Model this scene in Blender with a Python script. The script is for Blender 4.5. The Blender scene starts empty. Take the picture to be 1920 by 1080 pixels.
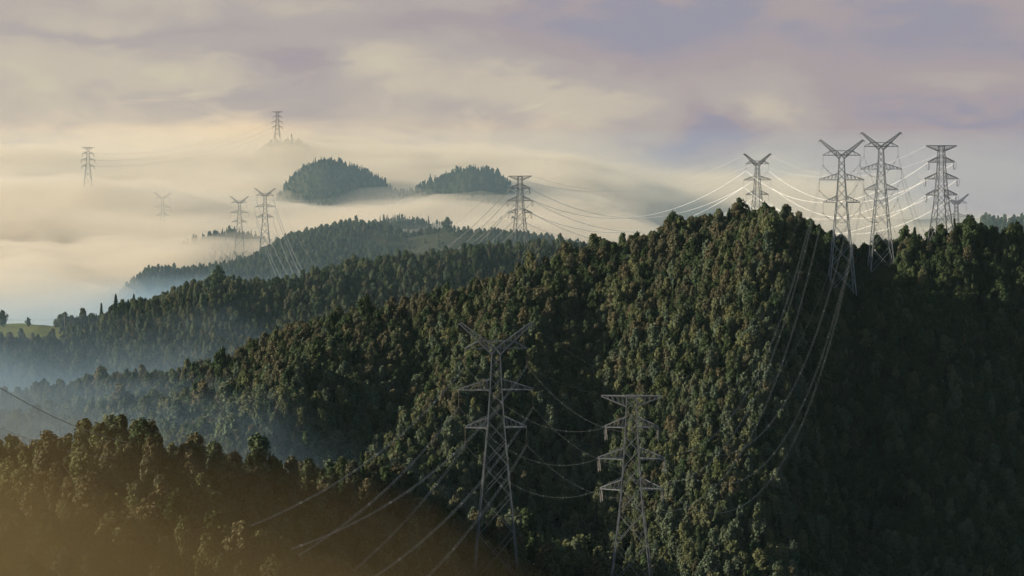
import bpy, bmesh, math, random
import numpy as np
random.seed(7)
RNG = np.random.default_rng(11)
S = bpy.context.scene
COL = S.collection
F = 5444.0; CX = 960.0; HY = 200.0          # focal length and horizon row in 1920x1080 photo pixels
def X_of(x, y): return CX + F*x/y
def P(px, row, y): return ((px-CX)/F*y, y, (HY-row)/F*y)

# ------------------------------------------------------------------ helpers
def tag(o, label=None, cat=None, group=None, kind=None):
    if label: o['label'] = label
    if cat: o['category'] = cat
    if group: o['group'] = group
    if kind: o['kind'] = kind
    return o
def mesh_np(name, V, Fq, mat=None, smooth=False):
    """mesh from numpy arrays; faces all with the same number of corners"""
    me = bpy.data.meshes.new(name)
    V = np.asarray(V, dtype=np.float32); Fq = np.asarray(Fq, dtype=np.int32)
    n, k = Fq.shape
    me.vertices.add(len(V)); me.vertices.foreach_set('co', V.ravel())
    me.loops.add(n*k); me.loops.foreach_set('vertex_index', Fq.ravel())
    me.polygons.add(n); me.polygons.foreach_set('loop_start', np.arange(0, n*k, k, dtype=np.int32))
    me.polygons.foreach_set('loop_total', np.full(n, k, dtype=np.int32))
    me.polygons.foreach_set('use_smooth', np.full(n, smooth, dtype=bool))
    me.update(calc_edges=True); me.validate()
    if mat: me.materials.append(mat)
    return me
def obj(name, me, parent=None, link=True):
    o = bpy.data.objects.new(name, me)
    if link: COL.objects.link(o)
    if parent: o.parent = parent
    return o
def empty(name, loc=(0,0,0), rz=0):
    o = bpy.data.objects.new(name, None); COL.objects.link(o)
    o.location = loc; o.rotation_euler = (0,0,rz); o.empty_display_size = 1
    return o
def copy_tree(o, parent=None):
    c = o.copy(); COL.objects.link(c)
    if parent: c.parent = parent
    for ch in list(o.children): copy_tree(ch, c)
    return c
def smooth(a, b, x):
    t = np.clip((np.asarray(x, float)-a)/(b-a), 0, 1); return t*t*(3-2*t)
def _hash(i, j, s):
    n = (i.astype(np.int64)*374761393 + j.astype(np.int64)*668265263 + s*1274126177) & 0x7fffffff
    n = ((n ^ (n >> 13))*1274126177) & 0x7fffffff
    return ((n ^ (n >> 16)) & 0xffff)/65535.0
def vnoise(x, y, s=0):
    x = np.asarray(x, float); y = np.asarray(y, float)
    i = np.floor(x); j = np.floor(y); u = x-i; v = y-j
    u = u*u*u*(u*(u*6-15)+10); v = v*v*v*(v*(v*6-15)+10)
    i = i.astype(np.int64); j = j.astype(np.int64)
    a = _hash(i, j, s); b = _hash(i+1, j, s); c = _hash(i, j+1, s); d = _hash(i+1, j+1, s)
    return (a*(1-u)+b*u)*(1-v)+(c*(1-u)+d*u)*v
def fbm(x, y, s=0, o=4):
    r = 0; a = .5
    for k in range(o):
        r = r + a*(vnoise(x*2**k, y*2**k, s+k*17)-.5); a *= .5
    return r

# ------------------------------------------------------------------ materials
def newmat(name):
    m = bpy.data.materials.new(name); m.use_nodes = True
    nt = m.node_tree; nt.nodes.clear()
    return m, nt, nt.nodes, nt.links
def leaf_mat(name, cols, trans=.16):
    m, nt, N, L = newmat(name)
    out = N.new('ShaderNodeOutputMaterial'); mix = N.new('ShaderNodeMixShader'); d = N.new('ShaderNodeBsdfDiffuse')
    t = N.new('ShaderNodeBsdfTranslucent'); oi = N.new('ShaderNodeObjectInfo'); ge = N.new('ShaderNodeNewGeometry')
    ramp = N.new('ShaderNodeValToRGB'); e = ramp.color_ramp.elements
    e[0].color = (*cols[0],1); e[1].color = (*cols[-1],1)
    for k, c in enumerate(cols[1:-1]):
        q = e.new((k+1)/(len(cols)-1)); q.color = (*c,1)
    L.new(oi.outputs['Random'], ramp.inputs[0])
    hsv = N.new('ShaderNodeHueSaturation'); L.new(ramp.outputs[0], hsv.inputs['Color'])
    mr = N.new('ShaderNodeMapRange'); mr.inputs[3].default_value = .65; mr.inputs[4].default_value = 1.35
    L.new(ge.outputs['Random Per Island'], mr.inputs[0]); L.new(mr.outputs[0], hsv.inputs['Value'])
    L.new(hsv.outputs[0], d.inputs[0]); L.new(hsv.outputs[0], t.inputs[0])
    mix.inputs[0].default_value = trans
    L.new(d.outputs[0], mix.inputs[1]); L.new(t.outputs[0], mix.inputs[2]); L.new(mix.outputs[0], out.inputs[0])
    return m
def simple_mat(name, col, rough=.7, metal=0.0, nscale=None, col2=None, spec=.3):
    m, nt, N, L = newmat(name)
    out = N.new('ShaderNodeOutputMaterial'); b = N.new('ShaderNodeBsdfPrincipled')
    b.inputs['Base Color'].default_value = (*col,1); b.inputs['Roughness'].default_value = rough
    b.inputs['Metallic'].default_value = metal; b.inputs['Specular IOR Level'].default_value = spec
    if nscale:
        n = N.new('ShaderNodeTexNoise'); n.inputs['Scale'].default_value = nscale; n.inputs['Detail'].default_value = 6
        tc = N.new('ShaderNodeTexCoord'); L.new(tc.outputs['Object'], n.inputs['Vector'])
        r = N.new('ShaderNodeValToRGB'); r.color_ramp.elements[0].position = .35; r.color_ramp.elements[1].position = .65
        r.color_ramp.elements[0].color = (*col,1); r.color_ramp.elements[1].color = (*col2,1)
        L.new(n.outputs[0], r.inputs[0]); L.new(r.outputs[0], b.inputs['Base Color'])
    L.new(b.outputs[0], out.inputs[0])
    return m
def fog_mat(name, col, dens, aniso=0.0):
    m, nt, N, L = newmat(name)
    out = N.new('ShaderNodeOutputMaterial'); v = N.new('ShaderNodeVolumePrincipled')
    v.inputs['Color'].default_value = (*col,1); v.inputs['Density'].default_value = dens; v.inputs['Anisotropy'].default_value = aniso
    L.new(v.outputs[0], out.inputs['Volume'])
    return m
OLIVE = leaf_mat('olive_leaves', [(.066,.078,.038),(.096,.098,.046),(.056,.072,.038),(.102,.104,.054)])
RUST = leaf_mat('rust_leaves', [(.080,.072,.042),(.070,.068,.042),(.088,.076,.042),(.064,.066,.042)])
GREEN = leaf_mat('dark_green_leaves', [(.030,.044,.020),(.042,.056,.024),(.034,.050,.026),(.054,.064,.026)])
GREY = leaf_mat('grey_green_leaves', [(.070,.088,.056),(.084,.100,.060),(.064,.084,.056),(.094,.104,.062)])
PINE = leaf_mat('needles', [(.020,.032,.017),(.028,.040,.020),(.024,.038,.022)], .12)
BARK = simple_mat('bark', (.07,.055,.04), .9, 0, 3.0, (.11,.09,.07))
GROUND = simple_mat('undergrowth', (.022,.026,.014), 1, 0, .08, (.040,.036,.018), 0)
MEADOW = simple_mat('meadow_grass', (.085,.10,.025), 1, 0, .6, (.15,.14,.04), 0)
STEEL = simple_mat('galvanised_steel', (.10,.108,.114), .40, .3, .7, (.14,.14,.136), .5)
GREYSTEEL = simple_mat('blue_grey_steel', (.15,.165,.175), .5, .2, .7, (.19,.20,.20), .3)  # even blue-grey steel, slightly lighter than the galvanised one
GLASS = simple_mat('brown_porcelain', (.085,.06,.045), .35, 0)
ALU = simple_mat('sunlit_aluminium_wire', (.88,.85,.80), .5, 0, None, None, .5)  # pale tone stands for sunlight on the central line's cables
DULLALU = simple_mat('shaded_aluminium_wire', (.13,.135,.13), .5, .2)  # same wire darkened in colour, standing for cables out of the sun
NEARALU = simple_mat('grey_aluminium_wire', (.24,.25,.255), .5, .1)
WOOD = simple_mat('pole_wood', (.12,.10,.08), .9)

# ------------------------------------------------------------------ the land: crests given as (photo column, treetop row, distance)
TH = 9.5
def crest(pts, th):
    a = np.array(pts, float)
    def f(X):
        row = np.interp(X, a[:,0], a[:,1]); d = np.interp(X, a[:,0], a[:,2])
        return d, (HY-row)/F*d - th
    return f
A = crest([(-1500,700,360),(-300,800,330),(0,838,318),(45,826,312),(75,830,308),(100,846,305),(140,872,300),(168,905,297),(182,955,294),(192,985,292),(225,984,290),(300,970,288),(350,972,286),(400,1000,284),(470,1022,282),(520,1050,280),(580,1080,280),(640,1130,278),(900,1260,275),(1300,1420,270),(3600,1600,260)], 4.6)
B = crest([(-1500,860,560),(-400,830,600),(0,818,640),(100,795,650),(150,792,655),(200,778,660),(250,785,665),(290,780,670),(340,815,680),(400,825,690),(440,855,700),(490,872,715),(520,850,725),(600,858,750),(650,852,765),(700,862,780),(760,905,800),(830,935,830),(900,955,860),(960,968,880),(1000,985,890),(1050,1003,900),(1100,1022,905),(1200,1055,905),(1260,1062,900),(1400,1095,880),(1600,1160,850),(1920,1260,800),(3600,1400,800)], TH+2.5)
C = crest([(-1500,740,1500),(-300,752,1480),(0,724,1450),(60,720,1440),(110,713,1430),(180,698,1410),(220,680,1400),(260,686,1390),(330,681,1380),(380,669,1370),(440,645,1365),(520,610,1360),(600,585,1360),(700,560,1365),(760,550,1370),(850,526,1380),(900,516,1385),(960,497,1390),(1000,482,1400),(1050,467,1405),(1090,457,1410),(1130,446,1420),(1170,434,1430),(1225,430,1440),(1250,408,1445),(1290,402,1455),(1330,393,1465),(1380,384,1480),(1440,388,1480),(1480,398,1470),(1520,417,1450),(1560,437,1440),(1600,462,1440),(1640,470,1440),(1680,458,1440),(1715,440,1440),(1750,438,1440),(1790,420,1440),(1830,416,1440),(1850,430,1440),(1900,420,1440),(1980,424,1440),(2300,430,1450),(3600,480,1500)], TH+3.5)
D = crest([(-2300,600,1750),(-300,590,1750),(0,588,1750),(80,589,1750),(125,592,1750),(170,594,1755),(190,584,1760),(220,566,1765),(260,556,1770),(300,551,1780),(340,534,1790),(400,524,1800),(440,527,1810),(500,531,1820),(545,521,1830),(600,502,1845),(640,494,1855),(700,492,1870),(760,487,1885),(820,480,1900),(880,473,1920),(940,473,1935),(1000,470,1940),(1060,474,1950),(1100,484,1960),(1200,500,1970),(1400,520,1980),(3600,540,1980)], 7.2)
E = crest([(-1500,680,2700),(0,640,2600),(150,590,2600),(200,562,2620),(230,534,2660),(280,494,2720),(330,488,2760),(380,477,2790),(420,463,2820),(460,448,2850),(500,432,2870),(540,415,2890),(580,408,2900),(640,403,2920),(680,406,2930),(720,412,2930),(760,430,2910),(800,427,2900),(840,423,2890),(900,428,2880),(960,431,2870),(1020,437,2860),(1060,447,2850),(1100,456,2840),(1300,470,2800),(3600,480,2800)], 5.5)
G = crest([(-1500,560,3300),(300,470,3350),(360,442,3350),(400,431,3350),(430,426,3350),(470,430,3350),(500,441,3350),(560,452,3360),(640,425,3370),(690,408,3380),(720,400,3390),(750,396,3400),(790,402,3400),(830,414,3400),(860,424,3420),(890,420,3450),(920,406,3480),(960,400,3490),(1000,410,3490),(1040,432,3480),(1090,452,3470),(1200,500,3450),(1700,500,3300),(1790,450,3200),(1815,415,3150),(1845,396,3100),(1870,402,3080),(1920,398,3050),(2100,392,3050),(3600,420,3050)], TH)
H = crest([(-1500,470,4200),(300,440,4200),(480,390,4180),(520,365,4170),(548,322,4160),(580,299,4170),(610,290,4180),(650,300,4190),(690,314,4190),(720,332,4190),(745,352,4170),(770,350,4120),(790,338,4110),(840,320,4100),(880,306,4100),(920,310,4100),(945,324,4090),(965,352,4080),(1000,395,4080),(1150,500,4080),(3600,530,4080)], 8)
I = crest([(-1500,380,4900),(100,350,4900),(165,335,4800),(300,345,4800),(440,310,4760),(480,290,4740),(500,275,4720),(540,267,4710),(570,273,4710),(590,287,4700),(625,302,4700),(700,340,4700),(900,390,4700),(1050,500,4700),(3600,540,4700)], TH+1)

NX, NY = 640, 520
XS = np.linspace(-2300, 3600, NX)
YS = np.concatenate([np.linspace(12, 560, 120, endpoint=False), np.linspace(560, 2000, 270, endpoint=False), np.geomspace(2000, 9000, 130)])
def pchip(xk, yk, x):
    h = np.diff(xk); dl = np.diff(yk)/h; n = len(xk); m = np.zeros(n)
    for i in range(1, n-1):
        if dl[i-1]*dl[i] > 0:
            w1 = 2*h[i]+h[i-1]; w2 = h[i]+2*h[i-1]; m[i] = (w1+w2)/(w1/dl[i-1]+w2/dl[i])
    m[0] = dl[0]; m[-1] = 0
    k = np.clip(np.searchsorted(xk, x)-1, 0, n-2); t = (x-xk[k])/h[k]
    return yk[k]*(1+2*t)*(1-t)**2+h[k]*m[k]*t*(1-t)**2+yk[k+1]*t*t*(3-2*t)+h[k]*m[k+1]*t*t*(t-1)
# foot of the main hill: (column, row, distance) of the ground there
FOOT = np.array([(-1500,860,1330),(0,830,1290),(200,815,1230),(330,812,1150),(420,880,1060),(600,905,1060),(800,960,1060),(1000,1040,1060),(1150,1090,1050),(1300,1090,1020),(1450,1110,1010),(1700,1180,1000),(3600,1300,1000)], float)
Z = np.zeros((NX, NY))
for i, X in enumerate(XS):
    dA,zA = A(X); dB,zB = B(X); dC,zC = C(X); dD,zD = D(X); dE,zE = E(X); dG,zG = G(X); dH,zH = H(X); dI,zI = I(X)
    dF = np.interp(X, FOOT[:,0], FOOT[:,2]); zF = (HY-np.interp(X, FOOT[:,0], FOOT[:,1]))/F*dF - TH
    k = [(8,-24),(60,-33),(150,min(-46,zA-6)),(dA-40,zA-4),(dA,zA),(dA+45,zA-10),(dA+120,zA-32),
         (dB-190,min(zB-34,zA-34)),(dB-70,zB-12),(dB,zB),(dB+50,zB-7),((dB+dF)/2+10,min(zB-22,zF-6)),
         (dF,zF),(dC-.45*(dC-dF),zF+.62*(zC-zF)),(dC-45,zC-9),(dC,zC),(dC+50,zC-6),(dC+170,min(zC-30,zD-30)),
         (dD-110,zD-22),(dD,zD),(dD+70,zD-9),(.7*dD+.3*dE,min(zD-68,zE-62)),(.4*dD+.6*dE,min(zD-62,zE-58)),(dE-170,zE-44),(dE,zE),(dE+120,zE-22),
         (dG-140,zG-24),(dG,zG),(dG+200,zG-50),(dH-170,zH-45),(dH,zH),(dH+200,zH-45),(dI-150,zI-40),(dI,zI),
         (dI+400,-200),(6500,-340),(9000,-520)]
    k = np.array(k); o = np.argsort(k[:,0]); k = k[o]
    keep = np.concatenate([[True], np.diff(k[:,0]) > 4]); k = k[keep]
    Z[i] = pchip(k[:,0], k[:,1], YS)
XG = (XS[:,None]-CX)/F*YS[None,:]; YG = np.broadcast_to(YS[None,:], Z.shape)
DC = np.array([C(X)[0] for X in XS])[:,None]; DF = np.interp(XS, FOOT[:,0], FOOT[:,2])[:,None]
DB = np.array([B(X)[0] for X in XS])[:,None]
T = np.clip((YG-DF)/(DC-DF), 0, 1)                      # 0 foot .. 1 crest of the main hill
W = np.clip(4*T*(1-T), 0, 1)**.7
# spurs (+) and gullies (-) running down the main face: polyline of (t, column), amplitude m, half width in photo columns
SPURS = [([(1,1440),(.75,1455),(.5,1440),(.25,1370),(0,1290)], 17, 120), ([(1,1010),(.7,985),(.45,900),(.2,830),(0,760)], 9, 95),
         ([(1,1090),(.7,1100),(.45,1115),(.2,1090),(0,1060)], -8, 75), ([(1,1200),(.7,1190),(.45,1200),(.2,1190),(0,1160)], 5, 70),
         ([(1,760),(.6,800),(.35,700),(.1,560),(0,480)], -7, 60), ([(1,620),(.7,600),(.4,540),(.1,440),(0,380)], 8, 75),
         ([(1,1530),(.75,1560),(.5,1600),(.25,1620),(0,1640)], -22, 110)]
XB = np.broadcast_to(XS[:,None], Z.shape)
for pl, amp, w in SPURS:
    p = np.array(pl)[::-1]; xc = np.interp(T, p[:,0], p[:,1])
    Z += amp*W*np.exp(-((XB-xc)/w)**2)*((YG > DF) & (YG < DC))
Z -= W*(14*smooth(1470, 1600, XB)+46*smooth(1560, 2050, XB))*((YG > DF) & (YG < DC))
Z += 5*fbm(XG/60, YG/60, 3)*smooth(30, 80, np.abs(YG-DC))*smooth(300, 600, YG) + 2.2*fbm(XG/25, YG/25, 9)*smooth(250, 400, YG)
_ly = YS
def zat(x, y):
    x = np.asarray(x, float); y = np.asarray(y, float)
    X = CX+F*x/y; fi = np.clip((X-XS[0])/(XS[1]-XS[0]), 0, NX-1.001)
    j = np.clip(np.searchsorted(_ly, y)-1, 0, NY-2); v = np.clip((y-_ly[j])/(_ly[j+1]-_ly[j]), 0, 1)
    i = fi.astype(int); u = fi-i
    return (Z[i,j]*(1-u)+Z[i+1,j]*u)*(1-v)+(Z[i,j+1]*(1-u)+Z[i+1,j+1]*u)*v
def gz(x, y): return float(zat(np.array([x]), np.array([y]))[0])
TOWERS = {  # name: (kind, photo column, top row, distance, facing turn, size, label)
 'v_near': ('Y',930,605,788,.05,1,'largest V-topped lattice pylon in front of the wooded slope, bottom centre'),
 't_near': ('T',1184,742,775,-.10,1,'flat-topped lattice pylon in front of the main wooded hill'),
 'v_brow': ('Y',1578,262,1314,0,1,'dark V-topped pylon whose splayed legs stand on the shaded right hillside'),
 'v_back': ('Y',1652,248,1433,.04,1,'dark V-topped pylon between the legged V-topped one and the flat-topped one'),
 't_right': ('T',1765,273,1463,.22,1,'flat-topped lattice pylon rising from trees on the right skyline'),
 'v_peak': ('Y',1420,288,2000,.30,1,'pale V-topped pylon rising behind the trees of the main hill summit'),
 't_mid': ('T',975,330,1960,.28,1,'flat-topped pylon with pale sunlit legs beside the main hill, centre of the picture'),
 't_valley': ('T',706,0,2150,.35,1,'flat-topped pylon in the misty valley hidden behind the ridge of the main hill'),
 'v_ridge': ('Y',497,353,2850,.15,1,'V-topped pylon standing on the slope of the hazy blue ridge'),
 'v_mist': ('Y',449,368,3200,.15,1,'V-topped pylon in pale mist just left of the pylon on the blue ridge'),
 'v_fog': ('Y',305,361,3600,.1,1,'V-topped pylon with its lower half dissolved in bright fog'),
 't_fog': ('T',165,276,3800,.2,1,'faint flat-topped pylon floating alone in the fog, leftmost of all pylons'),
 't_isle': ('T',520,209,4680,-.1,1.02,'faint flat-topped pylon on the farthest misty hilltop'),
 'v_hid': ('Y',1793,364,2300,.12,1,'pale pylon half hidden behind the flat-topped pylon and trees, far right'),
}
HT = {'Y':70.2,'T':52.0}
TPOS = {}
for rep in range(5):
    for k, (kind, px, row, y, rz, s, lab) in TOWERS.items():
        x, _, zt = P(px, row, y); g_ = gz(x, y)
        TPOS[k] = (x, y, zt-HT[kind]*s if row else g_)
        if k == 't_fog': continue
        R_ = 34 if y < 900 else 52 if y < 1700 else 105
        Z += (TPOS[k][2]-g_)*np.exp(-((XG-x)**2+(YG-y)**2)/R_**2)      # the knoll each pylon stands on
def grid_faces(nx, ny):
    i, j = np.meshgrid(np.arange(nx-1), np.arange(ny-1), indexing='ij'); a = (i*ny+j).ravel()
    return np.stack([a, a+ny, a+ny+1, a+1], 1)
ter = obj('terrain', mesh_np('terrain', np.stack([XG, YG, Z], -1).reshape(-1,3), grid_faces(NX, NY), GROUND, True))
tag(ter, 'wooded hills and valleys under the trees', 'terrain', None, 'structure')

# open meadow on the far hill at the left edge
mx = np.linspace(-120, 118, 60); my = np.linspace(1706, 1775, 40)
MX, MY = np.meshgrid(mx, my, indexing='ij'); MXX = (MX-CX)/F*MY
MZ = zat(MXX.ravel(), MY.ravel()).reshape(MX.shape)+.35
tag(obj('field', mesh_np('field', np.stack([MXX, MY, MZ], -1).reshape(-1,3), grid_faces(60, 40), MEADOW, True)), 'yellow green meadow on the far hill', 'field', None, 'structure')

# ------------------------------------------------------------------ trees
def rnd_dirs(n, rng):
    v = rng.normal(size=(n,3)); return v/np.linalg.norm(v, axis=1)[:,None]
def leaf_quads(c, nrm, size, rng):
    n = len(c); r = rnd_dirs(n, rng); u = np.cross(nrm, r); u /= np.linalg.norm(u, axis=1)[:,None]+1e-9; w = np.cross(nrm, u)
    s = size[:,None]; a = u*s; b = w*s*.72
    V = np.stack([c-a*.9-b*.35, c+a*.1-b, c+a, c-a*.1+b], 1).reshape(-1,3)
    return V, np.arange(n*4).reshape(n,4)
def crown_broad(h, rad, n, seed, slim=1.0, lobes=30):
    """leaf sprays in a cloud of many small uneven, upright lobes around the stem, with loose shoots standing out of them"""
    rng = np.random.default_rng(seed); cs = []; rs = []
    for k in range(lobes):
        t = ((k+rng.uniform(.1,.9))/lobes)**.9; z = h*(.20+.68*t); R = rad*(math.sin(math.pi*min(1,.20+.72*t))**.8)*rng.uniform(.7,1.12)
        a = k*2.4+rng.uniform(-.6,.6); q = R*rng.uniform(.30,.86)
        cs.append((q*math.cos(a), q*math.sin(a), z+rng.uniform(-.4,.4))); rs.append(rad*rng.uniform(.16,.36)*(1.08-.4*t))
    cs += [(rng.uniform(-.5,.5)*rad*.4, rng.uniform(-.5,.5)*rad*.4, h*rng.uniform(.84,.93)) for _ in range(4)]; rs += [rad*rng.uniform(.14,.24) for _ in range(4)]
    cs = np.array(cs); rs = np.array(rs); pk = rs**2/np.sum(rs**2); idx = rng.choice(len(rs), n, p=pk)
    d = rnd_dirs(n, rng); d[:,2] = d[:,2]*.95+.15
    rr = rs[idx]*rng.uniform(.35, 1.15, n)**.6*np.where(rng.random(n) < .12, 1.35, 1)
    p = cs[idx]+d*rr[:,None]*np.array([1,1,1.35*slim])
    ax = np.stack([p[:,0], p[:,1], (p[:,2]-h*.45)*.6], 1); ax /= np.linalg.norm(ax, axis=1)[:,None]+1e-6
    nr = d*.6+ax*.55+rnd_dirs(n, rng)*.75; nr /= np.linalg.norm(nr, axis=1)[:,None]
    return leaf_quads(p, nr, rng.uniform(.17,.46,n)*h/10, rng)
def crown_conifer(h, rad, n, seed):
    rng = np.random.default_rng(seed); t = rng.uniform(0,1,n)**1.35
    z = h*(.10+.90*t); tier = .72+.28*np.cos(t*math.pi*2*9+rng.uniform(0,.8,n)); a = rng.uniform(0,2*math.pi,n)
    R = rad*(1-t)**.85*tier*rng.uniform(.35,1.08,n)*(1+.22*np.cos(3*a+seed))+.08
    p = np.stack([R*np.cos(a), R*np.sin(a), z-R*.30], 1)
    nr = np.stack([np.cos(a)*.5, np.sin(a)*.5, np.full(n,.9)], 1)+rnd_dirs(n, rng)*.5; nr /= np.linalg.norm(nr, axis=1)[:,None]
    return leaf_quads(p, nr, rng.uniform(.25,.5,n)*h/11, rng)
def tube(path, radii, sides=5):
    path = np.asarray(path, float); n = len(path); V = []; Fc = []
    for i in range(n):
        t = path[min(i+1,n-1)]-path[max(i-1,0)]; t /= np.linalg.norm(t)+1e-12
        up = np.array([0,0,1.]) if abs(t[2]) < .9 else np.array([1.,0,0]); a = np.cross(t, up); a /= np.linalg.norm(a); b = np.cross(a, t)
        for k in range(sides):
            q = 2*math.pi*k/sides; V.append(path[i]+radii[i]*(math.cos(q)*a+math.sin(q)*b))
    for i in range(n-1):
        for k in range(sides):
            k2 = (k+1)%sides; Fc.append((i*sides+k, i*sides+k2, (i+1)*sides+k2, (i+1)*sides+k))
    return np.array(V), np.array(Fc)
def join(parts):
    V = []; Fc = []; o = 0
    for v, f in parts: V.append(v); Fc.append(np.asarray(f)+o); o += len(v)
    return np.concatenate(V), np.concatenate(Fc)
def trunk_geo(h, seed, conifer=False):
    rng = np.random.default_rng(seed+900); ps = []
    top = h*(.97 if conifer else .72); n = 6; w = 0 if conifer else .25
    pa = [(rng.uniform(-w,w)*i/3, rng.uniform(-w,w)*i/3, -1+(top+1)*i/(n-1)) for i in range(n)]
    ps.append(tube(pa, [h*.020*(1-.85*i/(n-1))+.02 for i in range(n)]))
    if not conifer:
        for k in range(6):
            z = h*rng.uniform(.25,.6); a = k*1.1+rng.uniform(0,.6); r = h*.24
            ps.append(tube([(0,0,z),(r*.5*math.cos(a),r*.5*math.sin(a),z+r*.45),(r*math.cos(a),r*math.sin(a),z+r*1.1)], [h*.009,h*.006,h*.002], 4))
    return join(ps)
PROTO = []      # (kind, crown mesh, trunk mesh, forest mesh)
def proto(kind, colour, mat, h, rad, n, seed, **kw):
    cv, cf = crown_conifer(h, rad, n, seed) if kind == 'conifer' else crown_broad(h, rad, n, seed, **kw)
    tv, tf = trunk_geo(h, seed, kind == 'conifer')
    cm = mesh_np('crown', cv, cf, mat); tm = mesh_np('trunk', tv, tf, BARK)
    V, Fc = join([(cv,cf),(tv,tf)]); fm = mesh_np('forest_tree', V, Fc, mat); fm.materials.append(BARK)
    mi = np.zeros(len(Fc), dtype=np.int32); mi[len(cf):] = 1; fm.polygons.foreach_set('material_index', mi)
    PROTO.append((kind, colour, cm, tm, fm))
proto('broad','olive',OLIVE,10,3.3,2700,1); proto('broad','olive',OLIVE,11,2.9,2700,2,slim=1.2); proto('broad','rust brown',RUST,10,3.4,2700,3)
proto('broad','rust brown',RUST,9.5,3.0,2700,4,lobes=22); proto('broad','dark green',GREEN,10.5,3.3,2700,5); proto('broad','dark green',GREEN,9,3.5,2700,6,lobes=38)
proto('broad','grey green',GREY,11,2.6,2700,7,slim=1.3); proto('broad','grey green',GREY,10,3.1,2700,8)
proto('conifer','dark',PINE,12,2.5,1700,9); proto('conifer','dark',PINE,13,2.1,1600,10)
BYCOL = {'olive':[0,1],'rust brown':[2,3],'dark green':[4,5],'grey green':[6,7],'conifer':[8,9]}

# crest height limit for visibility: running maximum of slope along every column
SL = (Z+TH*.55)/YG
M = np.maximum.accumulate(SL, axis=1); M = np.concatenate([np.full((NX,1),-9.), M[:,:-1]], 1)
def vis(x, y, z, h, eps=.0035):
    X = CX+F*x/y; i = np.clip(np.rint((X-XS[0])/(XS[1]-XS[0])).astype(int), 0, NX-1)
    j = np.clip(np.searchsorted(YS, y-12)-1, 0, NY-1)
    return (z+h*1.1)/y > M[i,j]-eps
def scatter(y0, y1, sp):
    xs = []; n_y = int((y1-y0)/sp)
    for r in range(n_y):
        y = y0+(r+.5)*sp; xa, xb = (-330-CX)/F*y, (2260-CX)/F*y
        m = int((xb-xa)/sp); q = xa+(np.arange(m)+.5*(r%2)+.25)*sp
        xs.append(np.stack([q, np.full(m, y)], 1))
    p = np.concatenate(xs); return p+RNG.uniform(-.42,.42,p.shape)*sp
bands = [(190,420,3.5),(420,940,6.4),(940,1520,4.2),(1520,2050,4.6),(2050,3000,5.4),(3000,5000,8.0)]
pts = np.concatenate([scatter(*b) for b in bands]+[np.stack([TPOS[k][0]+RNG.uniform(-12,12,n_), TPOS[k][1]-RNG.uniform(0,l_,n_)],1) for k, n_, l_ in (('v_brow',130,46),('v_back',40,24),('v_near',60,60))])
px, py = pts[:,0], pts[:,1]; pX = CX+F*px/py; pz = zat(px, py)
dA = np.array(A(pX)[0]); dB = np.array(B(pX)[0]); dC = np.array(C(pX)[0]); dD = np.array(D(pX)[0]); dE = np.array(E(pX)[0])
band = np.where(py < dA+70, 0, np.where(py < dB+45, 1, np.where(py < dC+70, 2, np.where(py < dD+90, 3, np.where(py < dE+150, 4, 5)))))
sc = .62+.78*RNG.random(len(px))**1.6
sc *= np.where(RNG.random(len(px)) < .06, 1.3, 1)
big = fbm(px/45, py/45, 21)
sc *= 1+.5*big
sc *= np.where(band == 2, .86, np.where(band == 1, .9, 1))
sc *= np.where(band == 0, .52, np.where(band == 3, .66, np.where(band == 4, .58, np.where(band == 5, .66, 1.))))
keep = vis(px, py, pz, 10*sc)
# clearings: tower feet and the strips in front of them, the meadow, the scrubby patches on the blue ridge
for k, (tx, ty, tz) in TPOS.items():
    r = 8 if k not in ('v_near','t_near','v_brow') else 9
    keep &= ~((np.abs(px-tx) < r) & (np.abs(py-ty) < r))
for k, ln, w in (('v_brow',48,11),('v_back',26,7)):
    tx, ty, tz = TPOS[k]; sc = np.where((np.abs(pX-TOWERS[k][1])*py/F < w) & (py < ty) & (py > ty-ln), np.minimum(sc, .34), sc)
for k, ln, w in (('v_near',120,12),('t_near',36,6)):
    tx, ty, tz = TPOS[k]; sc = np.where((np.abs(pX-TOWERS[k][1])*py/F < w) & (py < ty) & (py > ty-ln), sc*.5, sc)
keep &= ~((pX < 118+RNG.normal(0,6,len(px))) & (py > 1702) & (py < 1930))
scr = (band == 4) & (fbm(px/90, py/60, 5)+.16*smooth(150, 420, dE-py) > .13)
keep &= ~(scr & (RNG.random(len(px)) < .85))
px, py, pz, pX, band, sc, big = [a[keep] for a in (px, py, pz, pX, band, sc, big)]
n = len(px)
# species by place
u = RNG.random(n); patch = fbm(px/70, py/70, 40); idx = np.zeros(n, int)
tC = np.clip((py-np.interp(pX, FOOT[:,0], FOOT[:,2]))/(np.array(C(pX)[0])-np.interp(pX, FOOT[:,0], FOOT[:,2])), 0, 1)
def pick(w):           # w: (n,5) weights olive, rust, green, grey, conifer
    c = np.cumsum(w/np.sum(w, 1, keepdims=True), 1); return (u[:,None] > c).sum(1).clip(0, 4)
w = np.ones((n,5))*.15
w[:,0] = .9+2.6*patch; w[:,1] = .35-1.2*patch; w[:,2] = .35; w[:,3] = .5; w[:,4] = .10
m = band == 2; w[m,1] = np.clip(.10+.75*tC[m]**2-.8*patch[m], .02, 2); w[m,0] = .8*(1-.6*tC[m]); w[m,3] = .75*(1-tC[m]); w[m,2] = .25+.3*tC[m]
m = (band == 2) & (pX > 1500+80*patch); w[m,1] *= .25; w[m,2] = 1.6; w[m,0] *= .6  # dark leaves favoured on the right flank, painting its shade deeper
m = band <= 1; w[m,1] = .9; w[m,3] = .15; w[m,0] = .8; w[m,4] = .12; w[m,2] = .3
m = band == 0; w[m,4] = .0; w[m,3] = .0
m = band == 3; w[m,2] = .9; w[m,4] = .01; w[m,1] = .3
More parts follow.
